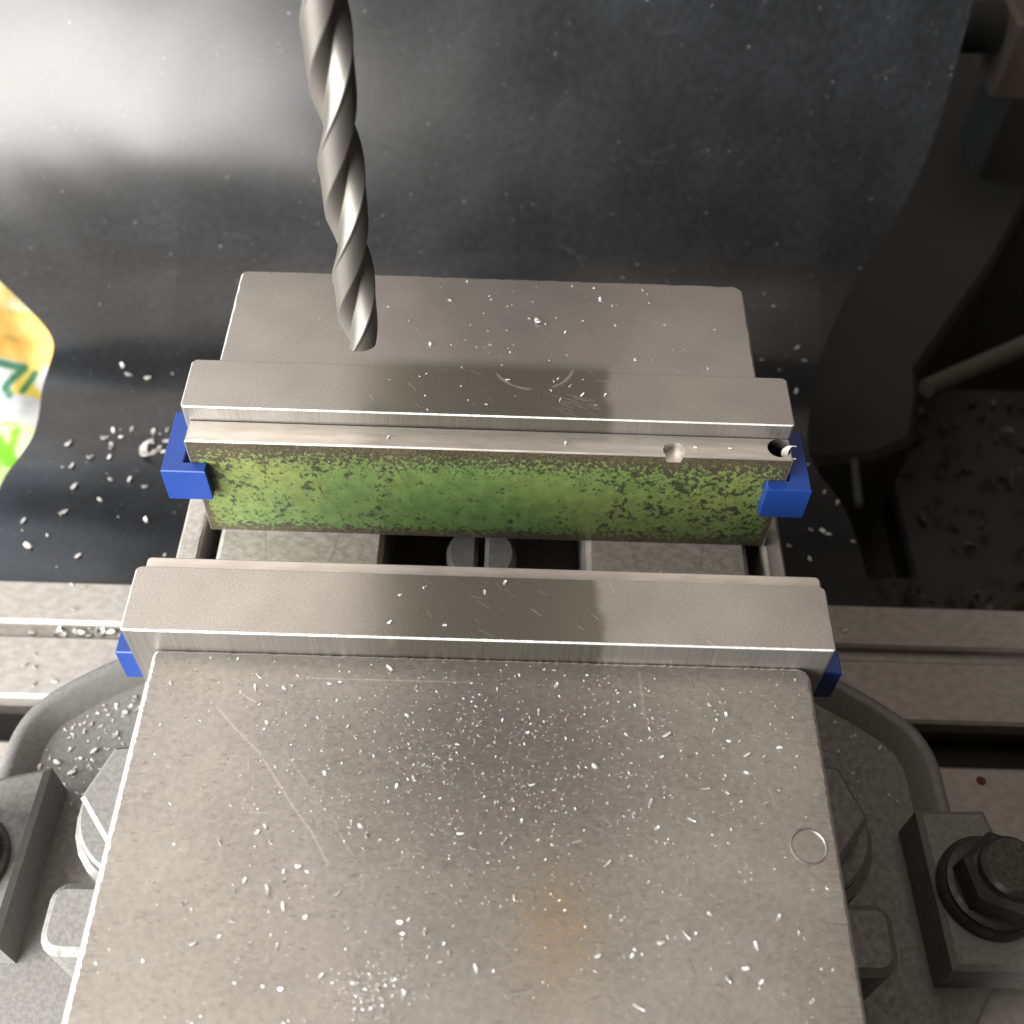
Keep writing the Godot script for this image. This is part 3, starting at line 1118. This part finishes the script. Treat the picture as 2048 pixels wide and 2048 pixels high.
func build_chips() -> void:
	var jaw := [Vector2(-64.1, 71.6), Vector2(-46.1, 69.3), Vector2(-46.4, 72.3), Vector2(-39.0, 71.2), Vector2(-40.4, 72.1), Vector2(-28.9, 70.2), Vector2(-18.8, 66.6), Vector2(-31.1, 70.7), Vector2(-42.8, 80.1), Vector2(-14.3, 77.5), Vector2(-9.8, 75.9), Vector2(0.5, 78.9), Vector2(-26.3, 80.4), Vector2(-29.7, 90.8), Vector2(-12.0, 91.4), Vector2(-6.3, 88.1), Vector2(-15.3, 93.0), Vector2(-39.7, 101.9), Vector2(-41.2, 103.2), Vector2(-48.0, 105.2), Vector2(-23.4, 100.7), Vector2(-21.5, 101.4), Vector2(-20.1, 103.1), Vector2(-2.2, 102.4), Vector2(0.2, 105.2), Vector2(-17.7, 104.1), Vector2(-38.3, 105.1), Vector2(-43.2, 114.4), Vector2(-37.5, 114.2), Vector2(-42.1, 112.5), Vector2(-34.7, 112.3), Vector2(-30.6, 110.5), Vector2(-32.4, 109.6), Vector2(-24.5, 114.5), Vector2(-52.4, 117.0), Vector2(-50.8, 118.2), Vector2(-30.1, 119.0), Vector2(-43.0, 120.2), Vector2(-45.0, 122.8), Vector2(-49.3, 124.2), Vector2(-22.0, 120.9), Vector2(-34.3, 124.4), Vector2(-40.8, 126.5), Vector2(-39.3, 123.8), Vector2(-34.2, 117.3), Vector2(-3.3, 124.6), Vector2(-4.8, 126.2), Vector2(1.7, 127.3), Vector2(-25.9, 129.2), Vector2(-40.8, 130.7), Vector2(-32.6, 131.5), Vector2(-19.7, 130.0), Vector2(-18.3, 131.8), Vector2(-14.2, 130.5), Vector2(-15.5, 130.8), Vector2(-7.8, 121.0), Vector2(-12.5, 119.4), Vector2(-10.9, 131.9), Vector2(48.5, 73.1), Vector2(51.8, 75.2), Vector2(32.9, 73.8), Vector2(16.5, 69.5), Vector2(12.8, 75.9), Vector2(18.6, 76.9), Vector2(30.7, 80.4), Vector2(39.1, 80.3), Vector2(48.8, 78.9), Vector2(55.2, 84.2), Vector2(62.0, 82.3), Vector2(24.1, 87.7), Vector2(17.8, 93.7), Vector2(11.5, 92.0), Vector2(46.1, 91.8), Vector2(50.4, 92.5), Vector2(54.6, 88.0), Vector2(34.8, 95.2), Vector2(37.9, 91.6), Vector2(31.5, 97.7), Vector2(42.8, 98.3), Vector2(35.9, 100.1), Vector2(52.8, 94.2), Vector2(57.8, 94.3), Vector2(20.2, 103.3), Vector2(26.0, 107.5), Vector2(6.3, 103.6), Vector2(8.4, 114.4), Vector2(40.0, 120.3), Vector2(26.2, 117.5), Vector2(23.6, 124.5), Vector2(29.8, 124.3), Vector2(44.1, 126.2), Vector2(52.6, 122.0), Vector2(52.8, 128.3), Vector2(47.9, 121.4), Vector2(35.2, 121.9), Vector2(30.6, 133.0), Vector2(47.0, 127.9), Vector2(50.2, 126.0), Vector2(61.5, 131.3), Vector2(57.4, 116.8), Vector2(44.6, 116.4)]
	for i in jaw.size():
		var kind := rng.randi_range(0, 7)
		chip(Vector3(jaw[i].x, -7.15, jaw[i].y), rng.randf_range(0.75, 1.5) * (1.5 if kind > 4 else 0.9), kind, jaw_label(jaw[i], kind), "bright chips on the movable jaw", null, M.chip if i % 3 else M.dull_chip)
	var top := [Vector2(11.8, -34.0), Vector2(36.8, -20.9), Vector2(-44.9, -31.9), Vector2(-36.9, -30.4), Vector2(-11.5, -41.2), Vector2(-0.4, -24.7), Vector2(19.0, -30.2), Vector2(28.5, -43.2), Vector2(40.1, -47.7), Vector2(-15.7, -24.0), Vector2(-21.5, -33.0), Vector2(4.4, -12.4), Vector2(28.7, -8.3), Vector2(23.1, -8.1), Vector2(17.5, -6.1)]
	for i in top.size():
		var kind := rng.randi_range(0, 6)
		chip(Vector3(top[i].x, 0.03, top[i].y), rng.randf_range(0.8, 1.3) if i else 2.2, kind, where(top[i], kind, [[Vector2(-45, -31), "on the fixed jaw left of the drill tip"], [Vector2(-18, -42), "on the fixed jaw's back edge right of the drill"], [Vector2(-18, -28), "on the fixed jaw just right of the drill tip"], [Vector2(11.8, -34), "in the middle of the fixed jaw's top"], [Vector2(34, -46), "near the right end of the fixed jaw's back edge"], [Vector2(38, -21), "on the right half of the fixed jaw's top"], [Vector2(8, -12), "inside the arc scratch on the rear jaw plate"], [Vector2(25, -7), "right of the arc scratch on the rear jaw plate"]]), "bright chips on the fixed jaw")
	var ft := [Vector2(-12.2, 50.5), Vector2(0.8, 51.4), Vector2(5.0, 48.6), Vector2(-7.4, 59.9), Vector2(-19.0, 59.6), Vector2(-17.4, 52.7)]
	for p in ft:
		chip(Vector3(p.x, 0.03, p.y), rng.randf_range(0.6, 1.1), 1, "tiny bright metal chip on the front jaw plate, %s" % ["right of centre at its back" if p.x > 4 else "in the middle of the dark patch" if p.x > 0 else "left of the patch's middle" if p.x > -10 and p.y < 55 else "near the front edge, left of centre" if p.x > -10 else "towards the back, left of the middle" if p.x > -15 else "at the patch's soft left side, front" if p.y > 55 else "at the patch's soft left side"], "bright chips on the front jaw plate")
	for x in [-24.4, 19.0, 51.0, 59.5]:
		chip(Vector3(x, -4.55, 4.0), 1.1, rng.randi_range(0, 4), "tiny bright metal chip on the top edge of the green bar", "bright chips on the green bar")
	chip(Vector3(73.0, -6.0, 4.2), 3.0, 8, "curled bright chip in the drilled hole at the green bar's right end", "")
	var sl := [Vector2(-142.8, -93.8), Vector2(-136.0, -94.6), Vector2(-142.1, -86.9), Vector2(-141.8, -82.0), Vector2(-127.8, -93.7), Vector2(-122.8, -94.9), Vector2(-122.3, -90.0), Vector2(-122.3, -85.3), Vector2(-127.4, -89.2), Vector2(-151.0, -67.4), Vector2(-139.0, -71.4), Vector2(-132.1, -71.6), Vector2(-125.6, -68.4), Vector2(-139.9, -60.9), Vector2(-150.6, -53.7), Vector2(-163.1, -48.8), Vector2(-121.0, -51.1), Vector2(-141.4, -118.4), Vector2(-133.7, -116.9), Vector2(-154.4, -77.4), Vector2(-148.6, -81.7), Vector2(-145.2, -90.5), Vector2(-139.4, -91.2), Vector2(-158.0, -87.5), Vector2(-144.8, -123.1), Vector2(-124.4, -86.4), Vector2(-157.8, -37.1), Vector2(-139.7, -33.6)]
	for p in sl:
		var kind := rng.randi_range(0, 4)
		chip(Vector3(p.x, sheet_y(p.y) + 0.4, p.y), rng.randf_range(1.6, 3.2), kind, where(p, kind, [[Vector2(-123, -92), "on the sheet touching the left blue clip"], [Vector2(-130, -90), "on the sheet beside the large curl"], [Vector2(-142, -92), "on the sheet left of the large curl"], [Vector2(-143, -83), "on the sheet below and left of the large curl"], [Vector2(-156, -80), "on the sheet by the notch over the pouch"], [Vector2(-138, -119), "on the sheet level with the rear jaw, left"], [Vector2(-135, -71), "on the sheet below the large curl"], [Vector2(-127, -70), "on the sheet under the left blue clip"], [Vector2(-150, -68), "on the sheet below the notch over the pouch"], [Vector2(-145, -57), "on the sheet halfway from the clip to the table"], [Vector2(-163, -49), "on the sheet at the far left edge of view"], [Vector2(-121, -51), "on the sheet beside the vise wall, left"], [Vector2(-150, -36), "on the sheet close to the table edge, left"]]), "bright chips on the rubber sheet left of the vise")
	chip(Vector3(-129.3, sheet_y(-83.8) + 1.0, -83.8), 5.5, 9, "large curled bright chip among smaller chips on the sheet left of the vise", "", 2.0)
	var sr := [Vector2(115.1, -56.5), Vector2(119.4, -56.0), Vector2(121.0, -54.5), Vector2(129.0, -51.2), Vector2(105.8, -47.7), Vector2(112.0, -42.0), Vector2(123.4, -75.6), Vector2(127.3, -71.0), Vector2(118.2, -88.1), Vector2(117.6, -120.7), Vector2(120.7, -143.0), Vector2(123.0, -137.4), Vector2(105.9, -137.2), Vector2(112, -160)]
	for p in sr:
		var kind := rng.randi_range(0, 4)
		chip(Vector3(p.x, sheet_y(p.y) + 0.4, p.y), rng.randf_range(1.5, 2.8), kind, where(p, kind, [[Vector2(116, -56), "on the sheet below the right blue clip, left of a pair"], [Vector2(121, -55), "on the sheet below the right blue clip, in a pair"], [Vector2(129, -51), "near the sheet's rounded right corner"], [Vector2(106, -48), "on the sheet beside the vise wall, right"], [Vector2(112, -42), "on the sheet near the table edge, right"], [Vector2(125, -73), "on the sheet right of the right blue clip"], [Vector2(118, -88), "on the sheet beside the bar's drilled end"], [Vector2(118, -121), "on the sheet right of the rear jaw plate"], [Vector2(122, -140), "on the sheet off the fixed jaw's right corner"], [Vector2(108, -140), "on the sheet touching the fixed jaw's right side"], [Vector2(112, -160), "on the sheet behind the fixed jaw's right corner"]]), "bright chips on the rubber sheet right of the vise")
	var gr := [Vector2(-138.2, -3.2), Vector2(-132.5, -3.0), Vector2(-126.7, -3.5), Vector2(-121.3, -3.7), Vector2(-136.3, -2.2), Vector2(-128.2, -2.0), Vector2(-123.7, -3.3), Vector2(-146.5, -2.5), Vector2(-118, -2.4), Vector2(-130.5, -2.8)]
	for i in gr.size():
		var kind := rng.randi_range(0, 4) if i % 2 else 8
		chip(Vector3(gr[i].x, -113.1, gr[i].y), rng.randf_range(1.8, 3.2), kind, "%s in the table groove, %s" % ["curled bright chip" if kind == 8 else "flat bright chip", "touching the blue clip" if gr[i].x > -120 else "just left of the vise" if gr[i].x > -126 else "in the middle of the pile" if gr[i].x > -134 else "at the left end of the pile" if gr[i].x > -142 else "alone at the far left"], "bright chips in the table groove")
	var tc := [Vector2(-137.1, -19.5), Vector2(-132.9, -18.4), Vector2(-141.9, 7.4), Vector2(-144.0, 11.1), Vector2(-140.7, 11.9), Vector2(-133.1, 16.9), Vector2(-133.7, -9.7), Vector2(-139.3, 18.0)]
	for p in tc:
		var kind := rng.randi_range(0, 6)
		chip(Vector3(p.x, -109.8, p.y), rng.randf_range(1.4, 2.4), kind, where(p, kind, [[Vector2(-137, -19.5), "on the table's back edge, left of another"], [Vector2(-132.9, -18.4), "on the table's back edge, nearer the vise"], [Vector2(-142, 9), "on the left table strip near the left picture edge"], [Vector2(-133, 17), "on the left table strip beside the rim"], [Vector2(-133.7, -9.7), "just behind the left table groove"], [Vector2(-139, 18), "at the front edge of the left table strip"]]), "bright chips on the table left of the vise")
	chip(Vector3(118, -109.8, -10.4), 1.8, 2, "single bright metal chip on the table top right of the vise", "")
	var fl := [Vector2(-124.1, 51.6), Vector2(-114.6, 52.8), Vector2(-114.3, 40.4), Vector2(-112.8, 37.8), Vector2(-102.1, 29.3), Vector2(-119.5, 50.0), Vector2(-117.0, 46.1), Vector2(-103.7, 33.7), Vector2(-121.4, 58.5), Vector2(-110, 46), Vector2(-105, 41)]
	for p in fl:
		var kind := rng.randi_range(0, 4)
		chip(Vector3(p.x, -95.8, p.y), rng.randf_range(1.4, 2.6), kind, where(p, kind, [[Vector2(-124, 52), "on the vise base beside the left clamp's tip"], [Vector2(-116, 50), "on the vise base between rim and left bolt"], [Vector2(-113, 39), "on the vise base against the left rim"], [Vector2(-103, 31), "on the vise base under the front jaw's left end"], [Vector2(-121, 58), "on the vise base in the left clamp's shadow"], [Vector2(-107, 44), "on the vise base beside the jaw's bright left edge"]]), "bright chips on the vise base")
	# fine swarf that nobody could count
	for k in 6:
		var places := []
		var sizes := []
		while places.size() < 480:
			var p := Vector2(rng.randfn(4, 26), rng.randfn(88, 15)) if rng.randf() < 0.6 else Vector2(rng.randf_range(-66, 69), rng.randf_range(65, 150))
			if rng.randf() < 0.12: p = Vector2(rng.randfn(-16, 4), rng.randfn(131, 3))
			if p.x < -67 or p.x > 69.5 or p.y < 64.6: continue
			places.append(Vector3(p.x, -7.14, p.y))
			sizes.append(clampf(exp(rng.randfn(-1.15, 0.42)), 0.16, 0.9))
		litter("fine_swarf", "fine metal swarf dusted over the movable jaw's top", places, sizes, [[0, 2, 5, 6, 4, 7][k]], M.chip if k == 0 else M.dull_chip)
	var pl := []
	var sz := []
	for i in 70:
		pl.append(Vector3(rng.randfn(6, 24), 0.04, rng.randf_range(-49, -1)))
		sz.append(rng.randf_range(0.3, 0.8))
	pl = pl.filter(func(p): return absf(p.x) < 66)
	litter("fine_swarf", "fine metal swarf dusted over the fixed jaw's top", pl, sz, [1], M.dull_chip)
	pl = []
	sz = []
	for i in 110:
		var z := rng.randf_range(-170, -25)
		pl.append(Vector3(rng.randf_range(-165, 118), sheet_y(z) + 0.4, z))
		sz.append(rng.randf_range(0.5, 1.4))
	litter("fine_swarf", "fine metal swarf sprinkled over the black rubber sheet", pl, sz, [3], M.chip)
	pl = []
	sz = []
	for i in 120:
		var s := 1.0 if rng.randf() < 0.3 else -1.0
		pl.append(Vector3(s * rng.randf_range(100, 124), -95.9, rng.randf_range(30, 62)))
		sz.append(rng.randf_range(0.5, 1.5))
	litter("fine_swarf", "fine metal swarf sprinkled over the vise base", pl, sz, [0], M.chip)
	pl = []
	sz = []
	for i in 70:
		pl.append(Vector3(rng.randf_range(-66, 66), -40.45, rng.randf_range(9, 40)))
		sz.append(rng.randf_range(0.3, 1.0))
	pl = pl.filter(func(p): return absf(p.x) > 30)
	litter("fine_swarf", "fine metal swarf on the slide ways between the jaws", pl, sz, [1], M.chip)
